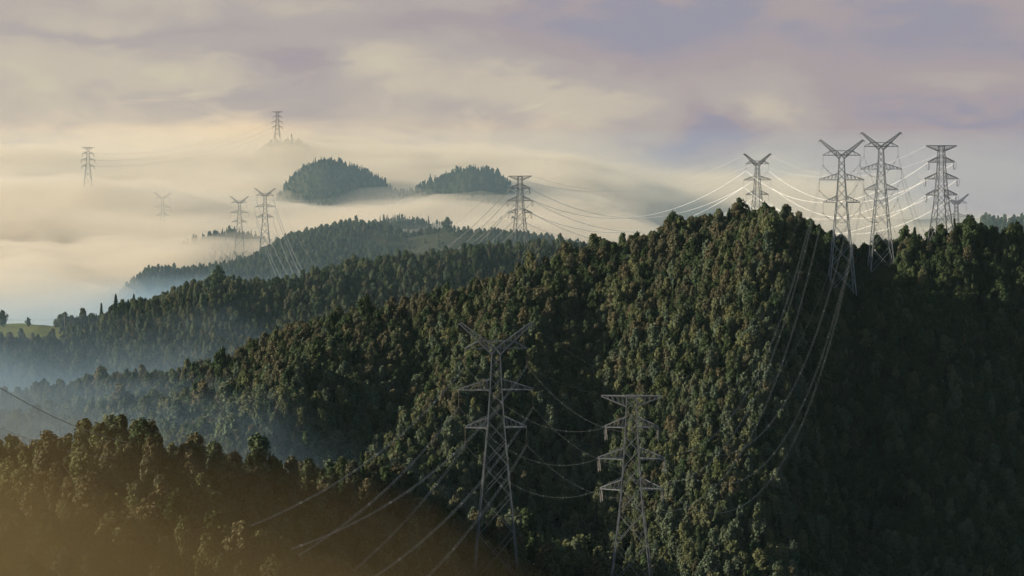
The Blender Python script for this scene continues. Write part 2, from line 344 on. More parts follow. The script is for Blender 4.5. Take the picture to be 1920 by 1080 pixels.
m = band == 4; w[m,2] = 1; w[m,4] = .01
m = band == 5; w[m] = (.1,.05,1.1,.1,1.3)
m = (band == 5) & (pX > 1500); w[m] = (.3,.05,1.5,.2,.03)
m = (band <= 3) & (pX > 120) & (pX < 270) & (np.abs(py-dD[keep]) < 25); w[m,4] = 3
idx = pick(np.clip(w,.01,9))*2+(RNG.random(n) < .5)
sc = np.where((idx >= 8) & (band < 5), np.minimum(sc*.9, .85), sc)
sc = np.where((idx >= 8) & (band == 5), sc*.9, sc)
rot = RNG.uniform(0, 2*math.pi, n)
# slope-dependent sink so that no root hangs in the air
pz = pz-.25
# the 300 broadleaf trees and the conifers that show largest become trees of their own
H0 = np.array([10,11,10,9.5,10.5,9,11,10,12,13.])
prow = HY-F*(pz+H0[idx]*sc*.6)/py
inview = (pX > -30) & (pX < 1950) & (prow < 1105) & vis(px, py, pz, H0[idx]*sc*.75, -.0003)
size = H0[idx]*sc/py*np.where(inview, 1, 0)
single = np.zeros(n, bool)
isc = idx >= 8
for sel, num in ((~isc, 292), (isc, 60)):
    q = np.where(sel & (size > 0))[0]; q = q[np.argsort(-size[q])][:num]; single[q] = True
def place_word(X):
    for lim, wd in ((190,'far left'),(420,'left'),(640,'left centre'),(850,'left of the large V-topped pylon'),(1010,'around the large V-topped pylon'),(1140,'between the two near pylons'),(1300,'around the near flat-topped pylon'),(1600,'below the long sagging cables')):
        if X < lim: return wd
    return 'bottom right'
BANDW = ['in the brown mist of the nearest bank','on the dark foreground ridge','on the main wooded hill','on the ridge behind the main hill','on the hazy blue ridge','on the far misty hill']
def make_tree(k, x, y, z, s, r, label, group, name=None, cat='tree', sz=1.0):
    kind, colour, cm, tm, fm = PROTO[k]
    o = empty(name or ('conifer_tree' if kind == 'conifer' else 'broadleaf_tree'), (x,y,z), r); o.scale = (s,s,s*sz)
    tag(o, label, cat, group)
    obj('trunk', tm, o); obj('crown', cm, o)
    return o
for q in np.where(single)[0]:
    kind, colour = PROTO[idx[q]][0], PROTO[idx[q]][1]
    lab = ('dark pointed conifer ' if kind == 'conifer' else f'{colour} broadleaf tree ')+BANDW[band[q]]+', '+place_word(pX[q])
    grp = ('conifers ' if kind == 'conifer' else f'{colour} broadleaf trees ')+BANDW[band[q]]+', '+place_word(pX[q])
    make_tree(int(idx[q]), px[q], py[q], pz[q], sc[q], rot[q], lab, grp)

# the rest: one forest, instanced on points
src = bpy.data.collections.new('forest_tree_kinds')
for k, pr in enumerate(PROTO):
    o = bpy.data.objects.new(f'{k:02d}_forest_tree', pr[4]); src.objects.link(o)
ng = bpy.data.node_groups.new('forest_scatter', 'GeometryNodeTree')
ng.interface.new_socket('Geometry', in_out='INPUT', socket_type='NodeSocketGeometry')
ng.interface.new_socket('Geometry', in_out='OUTPUT', socket_type='NodeSocketGeometry')
gi = ng.nodes.new('NodeGroupInput'); go = ng.nodes.new('NodeGroupOutput'); ip = ng.nodes.new('GeometryNodeInstanceOnPoints')
ci = ng.nodes.new('GeometryNodeCollectionInfo'); ci.inputs['Collection'].default_value = src
ci.inputs['Separate Children'].default_value = True; ci.inputs['Reset Children'].default_value = True
def attr(nm, ty):
    a = ng.nodes.new('GeometryNodeInputNamedAttribute'); a.data_type = ty; a.inputs['Name'].default_value = nm; return a.outputs['Attribute']
ng.links.new(gi.outputs[0], ip.inputs['Points']); ng.links.new(ci.outputs[0], ip.inputs['Instance'])
ip.inputs['Pick Instance'].default_value = True
ng.links.new(attr('kind','INT'), ip.inputs['Instance Index']); ng.links.new(attr('turn','FLOAT_VECTOR'), ip.inputs['Rotation']); ng.links.new(attr('size','FLOAT_VECTOR'), ip.inputs['Scale'])
ng.links.new(ip.outputs[0], go.inputs[0])
def forest(name, sel, label):
    q = np.where(sel)[0]; me = bpy.data.meshes.new(name); me.vertices.add(len(q))
    me.vertices.foreach_set('co', np.stack([px[q],py[q],pz[q]],1).astype(np.float32).ravel())
    a = me.attributes.new('kind','INT','POINT'); a.data.foreach_set('value', idx[q].astype(np.int32))
    a = me.attributes.new('turn','FLOAT_VECTOR','POINT'); tv = np.zeros((len(q),3),np.float32); tv[:,2] = rot[q]; tv[:,:2] = RNG.normal(0,.05,(len(q),2)); a.data.foreach_set('vector', tv.ravel())
    a = me.attributes.new('size','FLOAT_VECTOR','POINT'); sv = np.repeat(sc[q][:,None],3,1)*np.array([1,1,1])*RNG.uniform(.88,1.14,(len(q),3)); a.data.foreach_set('vector', sv.astype(np.float32).ravel())
    o = obj(name, me); md = o.modifiers.new('scatter','NODES'); md.node_group = ng
    tag(o, label, 'forest', None, 'stuff'); return o
rest = ~single
forest('forest', rest & (band <= 2), 'mixed olive and rust forest covering the main hill and the near ridge')
forest('forest', rest & (band == 3), 'green forest on the ridge behind the main hill')
forest('forest', rest & (band == 4), 'low forest and scrub on the hazy blue ridge')
forest('forest', rest & (band == 5), 'conifer forest on the misty far hilltops')
print('trees', n, 'single', int(single.sum()), [int((band[single] == b).sum()) for b in range(6)])

# trees that stand out by themselves
def solo(X, y, h, k, label, slim=1.0, name=None):
    x = (X-CX)/F*y; make_tree(k, x, y, gz(x,y)-.2, h/H0[k], X*.7, label, None, name, 'tree', slim)
solo(4, 1752, 10.5, 5, 'round dark tree on the meadow skyline at the left edge')
solo(53, 1750, 6.2, 4, 'small lone lollipop tree on the meadow skyline')
solo(105, 1748, 4.2, 3, 'low brown bush beside the pole on the meadow skyline')
solo(410, 1797, 15.0, 5, 'tall dark tree poking above the treeline of the ridge behind the main hill', 1.1)
solo(217, 1764, 15.0, 8, 'dark conifer with flat tiers on the left ridge skyline', .9)
solo(190, 1760, 13.5, 9, 'narrow dark conifer lowest of the left ridge skyline conifers')
solo(251, 1770, 13.5, 8, 'dark rounded conifer right of the flat tiered one on the left ridge skyline', .8)
solo(1263, 1445, 16, 4, 'gappy tall tree at the left shoulder of the main hill summit')
solo(1388, 1478, 16, 5, 'dark summit tree with sky showing through its crown')
solo(1715, 1436, 17, 8, 'pointed conifer between the V-topped and flat-topped pylons on the right skyline', .9)
solo(1820, 1436, 17, 5, 'broad dark tree right of the flat-topped pylon on the right skyline')
solo(838, 2885, 16, 5, 'round dark tree poking above the blue ridge')

# a bare tree beside the wooden pole
bx, by = (132-CX)/F*1749, 1749; bz = gz(bx, by)
rb = empty('bare_tree', (bx,by,bz-.1)); tag(rb, 'small bare twisted tree beside the wooden pole on the meadow', 'tree')
obj('trunk', mesh_np('trunk', *tube([(0,0,-.4),(.15,0,1.6),(-.1,.1,3.1),(.25,0,4.3)], [.20,.17,.13,.09], 6), BARK), rb)
br = []
for k in range(14):
    a = k*2.4; z0 = 3.0+.1*k; r = 1.0+.25*(k%3); br.append(tube([(.1,0,z0),(r*.5*math.cos(a),r*.5*math.sin(a),z0+.8),(r*math.cos(a),r*math.sin(a),z0+1.2+.1*(k%4))], [.07,.05,.025], 4))
obj('crown', mesh_np('crown', *join(br), BARK), rb)

# ------------------------------------------------------------------ lattice pylons
def beam(a, b, w):
    a = np.array(a, float); b = np.array(b, float); t = b-a; t /= np.linalg.norm(t)
    up = np.array([0,0,1.]) if abs(t[2]) < .95 else np.array([0,1.,0]); u = np.cross(t, up); u /= np.linalg.norm(u); v = np.cross(u, t)
    h = w/2; V = [p+sx*h*u+sy*h*v for p in (a,b) for sx, sy in ((-1,-1),(1,-1),(1,1),(-1,1))]
    return np.array(V), np.array([(0,1,5,4),(1,2,6,5),(2,3,7,6),(3,0,4,7),(0,3,2,1),(4,5,6,7)])
def beams(name, segs, mat, parent):
    return obj(name, mesh_np(name, *join([beam(*s) for s in segs]), mat), parent)
CORN = [(-1,-1),(1,-1),(1,1),(-1,1)]
LEGW, MEMW, SMALLW = .38, .18, .13
def lattice_body(root, prof, mat):
    """prof: list of (z, half width) from the foot up; four legs and the bracing of the faces"""
    zs = np.array([p[0] for p in prof]); ws = np.array([p[1] for p in prof]); hw = lambda z: float(np.interp(z, zs, ws))
    for sx, sy in CORN:
        beams('leg', [((sx*prof[i][1],sy*prof[i][1],prof[i][0]),(sx*prof[i+1][1],sy*prof[i+1][1],prof[i+1][0]),LEGW*(1-.35*i/len(prof))) for i in range(len(prof)-1)], mat, root)
    segs = []; z = zs[0]+1.0
    while z < zs[-1]-.8:
        w = hw(z); z2 = min(z+max(2.0, 2.05*w), zs[-1]); w2 = hw(z2)
        for f in range(4):
            (ax,ay),(bx_,by_) = CORN[f], CORN[(f+1)%4]
            a0, b0, a1, b1 = (ax*w,ay*w,z),(bx_*w,by_*w,z),(ax*w2,ay*w2,z2),(bx_*w2,by_*w2,z2)
            mw = MEMW if w > 2.3 else SMALLW+.02
            segs += [(a0,b1,mw),(b0,a1,mw)]
            if w > 2.6:
                mid = tuple((np.array(a0)+np.array(b0)+np.array(a1)+np.array(b1))/4)
                for e0, e1 in ((a0,a1),(b0,b1)):
                    m_ = tuple((np.array(e0)+np.array(e1))/2); q_ = tuple(np.array(mid)*.5+np.array(e0)*.5); segs.append((m_,q_,SMALLW))
        z = z2
    beams('bracing', segs, mat, root)
    return hw
def cross_arm(root, side, z0, z1, tip, hw, mat, n=5, name='cross_arm'):
    """a pyramid arm: two lower chords meeting at the tip, two upper chords falling to it"""
    w0, w1 = hw(z0), hw(z1); t = (side*tip, 0, z0); segs = []
    for sy in (-1,1):
        lo = np.array((side*w0, sy*w0, z0)); up = np.array((side*w1, sy*w1, z1)); tt = np.array(t)+np.array((0,sy*.25,0)); tu = tt+np.array((0,0,.25))
        segs += [(lo,tt,LEGW*.8),(up,tu,LEGW*.7)]
        for k in range(1, n):
            a = k/n; b = (k-.5)/n
            segs.append((lo*(1-a)+tt*a, up*(1-b)+tu*b, SMALLW)); segs.append((lo*(1-b)+tt*b, up*(1-b)+tu*b, SMALLW*.8))
    for k in range(n):
        a = k/n; c = (k+1)/n
        l1, l2 = np.array((side*w0,-w0,z0)), np.array((side*w0,w0,z0)); tt = np.array(t); s_ = 1 if k%2 else -1
        p1 = (l1 if s_ > 0 else l2)*(1-a)+tt*a; p2 = (l2 if s_ > 0 else l1)*(1-c)+tt*c
        segs.append((p1,p2,SMALLW)); segs.append((l1*(1-a)+tt*a, l2*(1-a)+tt*a, SMALLW))
    return beams(name, segs, mat, root)
def insulator(parent, x, y, z, L, double=False):
    ps = []
    for dx in ((-.22,.22) if double else (0,)):
        m_ = 12; path = [(x+dx*k/(2*m_), y, z-L*k/(2*m_)) for k in range(2*m_+1)]
        ps.append(tube(path, [.095 if k%2 else .04 for k in range(2*m_+1)], 6))
    ps.append(tube([(x-.35,y,z-L),(x+.35,y,z-L)], [.10,.10], 5))
    return obj('insulator_string', mesh_np('insulator_string', *join(ps), GLASS), parent)
YA = [(63.2,65.2,8.4),(52.0,55.0,10.1),(41.8,44.8,8.35)]; YL = 4.8
TA = [(43.6,46.4,7.2),(35.2,38.2,9.0),(27.1,29.9,8.4)]
def make_y(mat):
    r = empty('transmission_tower')
    hw = lattice_body(r, [(0,6.1),(29.7,3.4),(41.8,2.3),(52,1.6),(61.6,1.15)], mat)
    for z0, z1, tip in YA[1:]:
        for s in (-1,1):
            a = cross_arm(r, s, z0, z1, tip, hw, mat); insulator(a, s*tip, 0, z0, YL)
    # the V: two latticed horns on the waist, joined by the top arm
    for s in (-1,1):
        segs = []
        for sy in (-1,1):
            o0, o1 = np.array((s*1.15,sy*1.15,61.6)), np.array((s*9.9,sy*.25,69.9)); i0, i1 = np.array((s*.1,sy*1.15,63.4)), np.array((s*9.5,sy*.25,70.3))
            segs += [(o0,o1,LEGW*.9),(i0,i1,LEGW*.8)]
            for k in range(9):
                a, b = k/9, (k+1)/9; segs.append((o0*(1-a)+o1*a, i0*(1-b)+i1*b, SMALLW)); segs.append((o0*(1-b)+o1*b, i0*(1-b)+i1*b, SMALLW*.9))
        for k in range(1,9):
            a = k/9; segs.append((np.array((s*1.15,-1.15,61.6))*(1-a)+np.array((s*9.9,-.25,69.9))*a, np.array((s*1.15,1.15,61.6))*(1-a)+np.array((s*9.9,.25,69.9))*a, SMALLW))
        segs += [((s*9.6,0,70.1),(s*10.5,0,69.6),.3),((s*10.4,0,69.7),(s*10.4,0,68.9),.14)]
        beams('peak_arm', segs, mat, r)
    segs = []
    for sy in (-1,1):
        y0 = sy*.95; segs += [((-8.4,sy*.2,63.2),(8.4,sy*.2,63.2),LEGW*.85),((-4.9,y0*.7,65.2),(4.9,y0*.7,65.2),LEGW*.8)]
        for s in (-1,1): segs += [((s*4.9,y0*.7,65.2),(s*8.4,sy*.2,63.3),.28),((s*2.6,y0*.8,63.2),(s*4.9,y0*.7,65.2),SMALLW),((s*2.6,y0*.8,63.2),(s*2.2,y0*.7,65.2),SMALLW),((s*6.4,sy*.4,63.2),(s*4.9,y0*.7,65.2),SMALLW),((s*1.15,sy*1.15,61.6),(0,y0,63.2),.26)]
    ta = beams('cross_arm', segs, mat, r)
    for s in (-1,1): insulator(ta, s*8.4, 0, 63.2, YL)
    return r
def make_t(mat):
    r = empty('transmission_tower')
    hw = lattice_body(r, [(0,5.6),(22,3.1),(27.1,2.65),(35.2,2.05),(43.6,1.6),(52,1.3)], mat)
    for z0, z1, tip in TA:
        for s in (-1,1):
            a = cross_arm(r, s, z0, z1, tip, hw, mat)
            insulator(a, s*(tip-.5), .1, z0, 3.4, True)
            path = [(s*(tip-.1), -2.6+5.2*k/10, z0-.3-3.5*math.sin(math.pi*k/10)**.7) for k in range(11)]
            obj('jumper_cable', mesh_np('jumper_cable', *tube(path, [.08]*11, 5), DULLALU), a)
    segs = []                                                       # the flat bar on top
    for sy in (-1,1):
        for s in (-1,1):
            t = np.array((s*8.1,sy*.25,52)); lo = np.array((s*1.4,sy*1.4,49.2)); up = np.array((s*1.3,sy*1.3,52.0))
            segs += [(up,t,LEGW*.85),(lo,t-np.array((0,0,.2)),LEGW*.7)]
            for k in range(1,5):
                a, b = k/5, (k-.5)/5; segs += [(up*(1-a)+t*a, lo*(1-b)+t*b, SMALLW),(up*(1-b)+t*b, lo*(1-b)+t*b, SMALLW*.8)]
        segs.append(((-1.3,sy*1.3,52),(1.3,sy*1.3,52),.3))
    for s in (-1,1):
        for k in range(6):
            a, b = k/6, (k+1)/6; segs.append(((s*(1.3+6.8*a),-1.3+1.05*a,52),(s*(1.3+6.8*b),1.3-1.05*b,52),SMALLW))
    beams('top_bar', segs, mat, r)
    return r
PT = {('Y',1):make_y(GREYSTEEL),('Y',0):make_y(STEEL),('T',0):make_t(STEEL)}
LEGW, MEMW, SMALLW = .27, .13, .09
PT[('Y',2)] = make_y(STEEL); PT[('T',2)] = make_t(STEEL)
usedp = set(); TOB = {}
for k, (kind, cx_, row, y, rz, s, lab) in TOWERS.items():
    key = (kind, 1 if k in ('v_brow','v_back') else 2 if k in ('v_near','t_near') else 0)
    o = PT[key] if key not in usedp else copy_tree(PT[key]); usedp.add(key)
    o.location = TPOS[k]; o.rotation_euler = (0,0,rz); o.scale = (s,s,s)
    tag(o, lab, 'pylon', 'steel lattice pylons'); TOB[k] = o
def att(k, level, side):
    kind, _, _, y, rz, s, _ = TOWERS[k]; x0, y0, z0 = TPOS[k]
    if level < 3:
        if kind == 'Y': z, _, t = YA[level]; z -= YL
        else: z, _, t = TA[level]; z -= .15
    else: z, t = (68.9, 10.4) if kind == 'Y' else (52.0, 8.1)
    return np.array((x0+s*t*side*math.cos(rz), y0+s*t*side*math.sin(rz), z0+s*z))
def sagline(p, q, sag, n=48):
    t = np.linspace(0,1,n+1)[:,None]; r = p*(1-t)+q*t; r[:,2] -= 4*sag*(t*(1-t))[:,0]; return r
LV = ['upper','middle','lower','earth']
NAME = {'v_near':'the nearest V pylon','t_near':'the near flat-topped pylon','v_brow':'the dark legged V pylon','v_back':'its dark V neighbour','t_right':'the right flat-topped pylon','v_peak':'the summit pylon','t_valley':'the hidden valley pylon','t_mid':'the central flat-topped pylon','v_ridge':'the blue ridge pylon','v_mist':'the mist pylon','v_fog':'the fog pylon','t_fog':'the lone fog pylon','t_isle':'the farthest hilltop pylon','v_hid':'the half hidden pylon','off':'the lower left frame edge'}
def power_line(p, q, sag, label, group, mat, r, gap=.45, twin=True, spacers=7):
    c = (p+q)/2
    root = empty('power_line', tuple(p)); tag(root, label, 'power line', group)
    d = q-p; d[2] = 0; d /= np.linalg.norm(d); side = np.array((-d[1], d[0], 0))*gap/2
    ln = sagline(p, q, sag)-p
    for s in ((-1,1) if twin else (0,)):
        obj('conductor', mesh_np('conductor', *tube(ln+side*s, [r]*len(ln), 6), mat, True), root)
    if twin:
        for k in range(spacers):
            i = int((k+.7)/(spacers+.4)*len(ln)); m_ = ln[min(i,len(ln)-1)]
            obj('spacer', mesh_np('spacer', *join([tube([m_-side*1.3, m_+side*1.3], [.13,.13], 5), tube([m_-np.array((0,0,.22)), m_+np.array((0,0,.22))], [.12,.12], 5)]), DULLALU), root)
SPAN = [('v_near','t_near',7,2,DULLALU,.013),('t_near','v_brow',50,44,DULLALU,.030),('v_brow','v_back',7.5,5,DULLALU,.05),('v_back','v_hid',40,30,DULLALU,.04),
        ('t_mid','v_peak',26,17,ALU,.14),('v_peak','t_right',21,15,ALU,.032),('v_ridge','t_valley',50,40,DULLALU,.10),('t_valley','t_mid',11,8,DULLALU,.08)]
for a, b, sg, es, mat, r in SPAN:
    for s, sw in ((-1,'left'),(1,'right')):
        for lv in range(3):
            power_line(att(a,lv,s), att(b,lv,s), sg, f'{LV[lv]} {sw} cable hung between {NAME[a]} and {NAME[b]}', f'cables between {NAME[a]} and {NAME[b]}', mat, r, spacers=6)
        power_line(att(a,3,s), att(b,3,s), es, f'thin {sw} topmost wire between {NAME[a]} and {NAME[b]}', f'cables between {NAME[a]} and {NAME[b]}', mat, r*.6, twin=False)
for a, b, sg in (('t_fog','t_isle',18),('v_mist','v_ridge',3),('v_fog','v_mist',10)):
    for s, sw in ((-1,'left'),(1,'right')):
        for lv in range(3):
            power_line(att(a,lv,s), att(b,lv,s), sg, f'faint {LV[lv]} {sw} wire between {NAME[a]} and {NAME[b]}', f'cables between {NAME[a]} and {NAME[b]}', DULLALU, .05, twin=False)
# spans that run from the nearest pylon down to the left, out of the picture
for s, sw in ((-1,'left'),(1,'right')):
    for lv in range(3):
        p = att('v_near', lv, s); q = np.array((-58+s*YA[lv][2], 300, -50-(YA[0][0]-YA[lv][0])*.9))
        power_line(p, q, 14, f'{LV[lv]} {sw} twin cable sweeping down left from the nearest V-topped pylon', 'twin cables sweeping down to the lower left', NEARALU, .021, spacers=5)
# the dark wire crossing the valley at the left edge, and its lower neighbour
def single_wire(pp, qq, sag, label, r, mat=DULLALU):
    p, q = np.array(P(*pp)), np.array(P(*qq)); o = obj('overhead_wire', mesh_np('overhead_wire', *tube(sagline(p,q,sag)-p, [r]*49, 6), mat, True)); o.location = tuple(p)
    tag(o, label, 'wire')
single_wire((-160,620,420), (330,835,760), 5, 'upper dark wire slanting down from the left edge to the foreground treetops', .07, GREYSTEEL)
single_wire((-160,725,420), (330,850,760), 5, 'lower dark wire slanting down from the left edge to the foreground treetops', .045, GREYSTEEL)
# wooden pole on the meadow with two thin wires
ux, uy = (121-CX)/F*1750, 1750; uz = gz(ux, uy); up = empty('utility_pole', (ux,uy,uz)); tag(up, 'thin wooden pole standing on the meadow edge', 'utility pole')
obj('post', mesh_np('post', *tube([(0,0,-1),(0,0,4),(0,0,8.6)], [.20,.18,.14], 8), WOOD), up); obj('crossbar', mesh_np('crossbar', *beam((-1.1,0,8.0),(1.1,0,8.0),.16), WOOD), up)
for dy, wd in ((0,'upper'),(.9,'lower')):
    for (X0, r0), (X1, r1), sd in (((-60,597),(121,596),'left'),((121,596),(200,606),'right')):
        single_wire((X0,r0+dy*2,1750),(X1,r1+dy*2,1750), .8, f'{wd} thin wire running {sd} from the wooden pole', .035)

# ------------------------------------------------------------------ air: haze, fog sea, valley mist, brown ground mist
def closed_layer(name, cols, deps, top, bottom, mat):
    Xc, Yc = np.meshgrid(cols, deps, indexing='ij'); x = (Xc-CX)/F*Yc; zt = top(Xc, Yc, x); zb = np.full_like(zt, bottom); zt = np.maximum(zt, zb+1)
    nx, ny = Xc.shape; N_ = nx*ny
    V = np.concatenate([np.stack([x,Yc,zt],-1).reshape(-1,3), np.stack([x,Yc,zb],-1).reshape(-1,3)])
    f = grid_faces(nx, ny); Fc = [f, f[:,::-1]+N_]
    def strip(ix): a = ix[:-1]; b = ix[1:]; return np.stack([a, b, b+N_, a+N_], 1)
    e = np.arange(N_).reshape(nx,ny)
    Fc += [strip(e[:,0][::-1]), strip(e[:,-1]), strip(e[0,:]), strip(e[-1,:][::-1])]
    me = mesh_np(name, V, np.concatenate(Fc), mat, True)
    bm = bmesh.new(); bm.from_mesh(me); bmesh.ops.recalc_face_normals(bm, faces=bm.faces); bm.to_mesh(me); bm.free()
    return obj(name, me)
FOGBASE = np.array([(1700,-175),(2300,-173),(2700,-170),(2950,-158),(3200,-152),(3600,-155),(3850,-136),(4100,-116),(4400,-97),(4550,-75),(4750,-78),(5000,-88),(5300,-110),(5600,-150)], float)
NEAR = np.array([(-2300,1850),(60,1870),(150,1980),(230,2250),(300,2500),(380,2760),(450,2880),(640,2960),(1100,2960),(1500,2800),(3600,2600)], float)
def fog_top(lift, amp, seed):
    def top(X, Y, x):
        b = np.interp(Y, FOGBASE[:,0], FOGBASE[:,1])+lift
        nb = fbm(x/420+.5*fbm(x/260,Y/300,seed+9), Y/620, seed, 4)*amp*1.7+fbm(x/90, Y/150, seed+5, 4)*amp*.75
        nr = np.interp(X, NEAR[:,0], NEAR[:,1]); k = smooth(-60, 420, Y-nr)
        return b+nb*smooth(1700, 2600, Y)-(1-k)*50+52*np.exp(-((x+554)**2+(Y-3800)**2)/210**2)+13*np.exp(-((x+326)**2+(Y-3330)**2)/150**2)-58*np.exp(-((x+433)**2+(Y-3480)**2)/170**2)+17*np.exp(-((x+360)**2+(Y-4600)**2)/190**2)-smooth(1000, 1500, X)*smooth(3000, 4300, Y)*125
    return top
FOGM = fog_mat('fog_droplets', (.84,.745,.60), .010, .4); FOGT = fog_mat('thin_fog_droplets', (.84,.745,.60), .0030, .4)
tag(closed_layer('fog_sea', np.linspace(-2300, 3600, 230), np.concatenate([np.linspace(1800, 3000, 50, endpoint=False), np.linspace(3000, 5600, 90)]), fog_top(0, 46, 70), -480, FOGM), 'bright sea of fog filling the valleys behind the hills', 'fog', None, 'stuff')
tag(closed_layer('fog_veil', np.linspace(-2300, 3600, 130), np.linspace(1850, 5580, 90), fog_top(7, 44, 140), -482, FOGT), 'thin veil of fog drifting above the fog sea', 'fog', None, 'stuff')
# torn wisps standing above the fog sea: a volume of uneven density in a slab that follows its slope
def wisp_mat(name, dens, scale, z0, y0, slope, fall, lo, hi, xfade, yfade, col=(.84,.745,.60)):
    m, nt, N, L = newmat(name)
    o_ = N.new('ShaderNodeOutputMaterial'); v = N.new('ShaderNodeVolumePrincipled'); v.inputs['Color'].default_value = (*col,1); v.inputs['Anisotropy'].default_value = .4
    t = N.new('ShaderNodeTexCoord'); mp = N.new('ShaderNodeMapping'); mp.inputs['Scale'].default_value = tuple(1/q for q in scale); L.new(t.outputs['Object'], mp.inputs['Vector'])
    n = N.new('ShaderNodeTexNoise'); n.inputs['Scale'].default_value = 1; n.inputs['Detail'].default_value = 4; n.inputs['Roughness'].default_value = .55; n.inputs['Distortion'].default_value = .7
    L.new(mp.outputs[0], n.inputs['Vector'])
    sp = N.new('ShaderNodeSeparateXYZ'); L.new(t.outputs['Object'], sp.inputs[0])
    def mt(op, a, b):
        q = N.new('ShaderNodeMath'); q.operation = op
        for i_, w_ in enumerate((a, b)):
            if isinstance(w_, (int, float)): q.inputs[i_].default_value = w_
            else: L.new(w_, q.inputs[i_])
        return q.outputs[0]
    h = mt('SUBTRACT', mt('SUBTRACT', sp.outputs[2], z0), mt('MULTIPLY', mt('SUBTRACT', sp.outputs[1], y0), slope))      # height above the sloping fog top
    h = mt('ADD', h, mt('MULTIPLY', mt('MAXIMUM', mt('SUBTRACT', sp.outputs[0], xfade[0]), 0), xfade[1]))
    h = mt('ADD', h, mt('MULTIPLY', mt('MAXIMUM', mt('SUBTRACT', sp.outputs[1], yfade[0]), 0), yfade[1]))
    r = N.new('ShaderNodeMapRange'); r.interpolation_type = 'SMOOTHSTEP'; r.inputs[1].default_value = lo; r.inputs[2].default_value = hi; r.inputs[3].default_value = 0; r.inputs[4].default_value = dens
    L.new(mt('SUBTRACT', n.outputs[0], mt('MULTIPLY', h, fall)), r.inputs[0]); L.new(r.outputs[0], v.inputs['Density']); L.new(v.outputs[0], o_.inputs['Volume'])
    return m
tag(closed_layer('fog_wisps', np.linspace(-2300, 3600, 30), np.linspace(2950, 5300, 12), lambda X, Y, x: -168+.048*(Y-3000)+120, -470, wisp_mat('wisp_droplets', .022, (330,420,95), -168, 3000, .048, .0022, .50, .78, (30,.17), (4300,-.02))), 'torn wisps of fog rising round the far hilltops', 'fog', None, 'stuff')
tag(closed_layer('fog_bank', np.linspace(-2300, 3600, 30), np.linspace(4850, 8700, 12), lambda X, Y, x: 330+0*X, -700, wisp_mat('bank_droplets', .0040, (560,900,260), -105, 5000, .034, .00105, .47, .82, (-150,.21), (7000,.20), (.77,.69,.59))), 'billowing cream cloud bank rising beyond the last hilltops', 'fog', None, 'stuff')
tag(closed_layer('valley_mist', np.linspace(-2300,2600,40), np.linspace(935,2900,30), lambda X, Y, x: -70+0*X, -330, wisp_mat('mist', .0042, (150,190,40), -121, 1000, -.017, .0095, .34, .98, (-95,.60), (2300,.05), (.44,.60,.72))), 'thin blue mist lying in the valleys between the ridges', 'mist', None, 'stuff')
def brown_top(X, Y, x):
    c = np.interp(X, [-600,50,300,550,800,1000,1400], [-9,-11.6,-16,-18.8,-22.5,-29,-42])
    return c-.0792*Y+fbm(x/16, Y/40, 90)*1.6
def dusk_top(X, Y, x): return np.interp(Y, [340,420,560,640], [-60,-60,-74,-108])-20*smooth(200,500,X)-70*smooth(500,900,X)+fbm(x/60, Y/80, 91)*8
tag(closed_layer('ground_mist', np.linspace(-1500,1400,60), np.linspace(60,272,40), brown_top, -190, fog_mat('brown_mist', (.165,.122,.056), .009)), 'warm brown mist hanging over the nearest bank', 'mist', None, 'stuff')
tag(closed_layer('bank_mist', np.linspace(-1500,1400,60), np.linspace(56,276,40), lambda X, Y, x: brown_top(X, Y, x)+5+.01*Y, -191, fog_mat('thin_brown_mist', (.165,.122,.056), .0030)), 'thin upper edge of the brown mist over the nearest bank', 'mist', None, 'stuff')
tag(closed_layer('hollow_mist', np.linspace(-1500,1400,60), np.linspace(345,640,40), dusk_top, -192, fog_mat('olive_mist', (.165,.13,.062), .0032)), 'thin olive mist in the hollow between the bank and the foreground ridge', 'mist', None, 'stuff')
tag(closed_layer('distant_mist', np.linspace(-2300,3600,40), np.linspace(1520,4690,40), lambda X, Y, x: -34+0*X, -478, fog_mat('blue_mist', (.40,.56,.66), .00009)), 'faint blue mist between the far hills', 'mist', None, 'stuff')
hz = [(-5200,-60,-1200),(5200,-60,-1200),(5200,9050,-1200),(-5200,9050,-1200),(-5200,-60,700),(5200,-60,700),(5200,9050,700),(-5200,9050,700)]
tag(obj('haze', mesh_np('haze', hz, [(0,3,2,1),(4,5,6,7),(0,1,5,4),(1,2,6,5),(2,3,7,6),(3,0,4,7)], fog_mat('air', (.40,.62,.64), 1.1e-5))), 'pale blue haze filling the air', 'haze', None, 'stuff')

# ------------------------------------------------------------------ sky, sun, camera
SUN_EL, SUN_AZ = math.radians(17), math.radians(-97)            # azimuth measured from +Y (into the picture) towards +X
w = bpy.data.worlds.new('World'); S.world = w; w.use_nodes = True
nt = w.node_tree; nt.nodes.clear(); Nn, Ll = nt.nodes, nt.links
out = Nn.new('ShaderNodeOutputWorld'); bg = Nn.new('ShaderNodeBackground'); bg2 = Nn.new('ShaderNodeBackground'); mx_ = Nn.new('ShaderNodeMixShader')
sky = Nn.new('ShaderNodeTexSky'); sky.sky_type = 'NISHITA'; sky.sun_disc = False; sky.sun_elevation = SUN_EL; sky.sun_rotation = SUN_AZ
sky.air_density = 1.0; sky.dust_density = 2.0; bg.inputs['Strength'].default_value = .065; Ll.new(sky.outputs[0], bg.inputs[0])
tc = Nn.new('ShaderNodeTexCoord'); sep = Nn.new('ShaderNodeSeparateXYZ'); Ll.new(tc.outputs['Generated'], sep.inputs[0])
def mathn(op, a, b=None, clamp=False):
    m_ = Nn.new('ShaderNodeMath'); m_.operation = op; m_.use_clamp = clamp
    for i_, v in enumerate((a, b)):
        if v is None: continue
        if isinstance(v, (int, float)): m_.inputs[i_].default_value = v
        else: Ll.new(v, m_.inputs[i_])
    return m_.outputs[0]
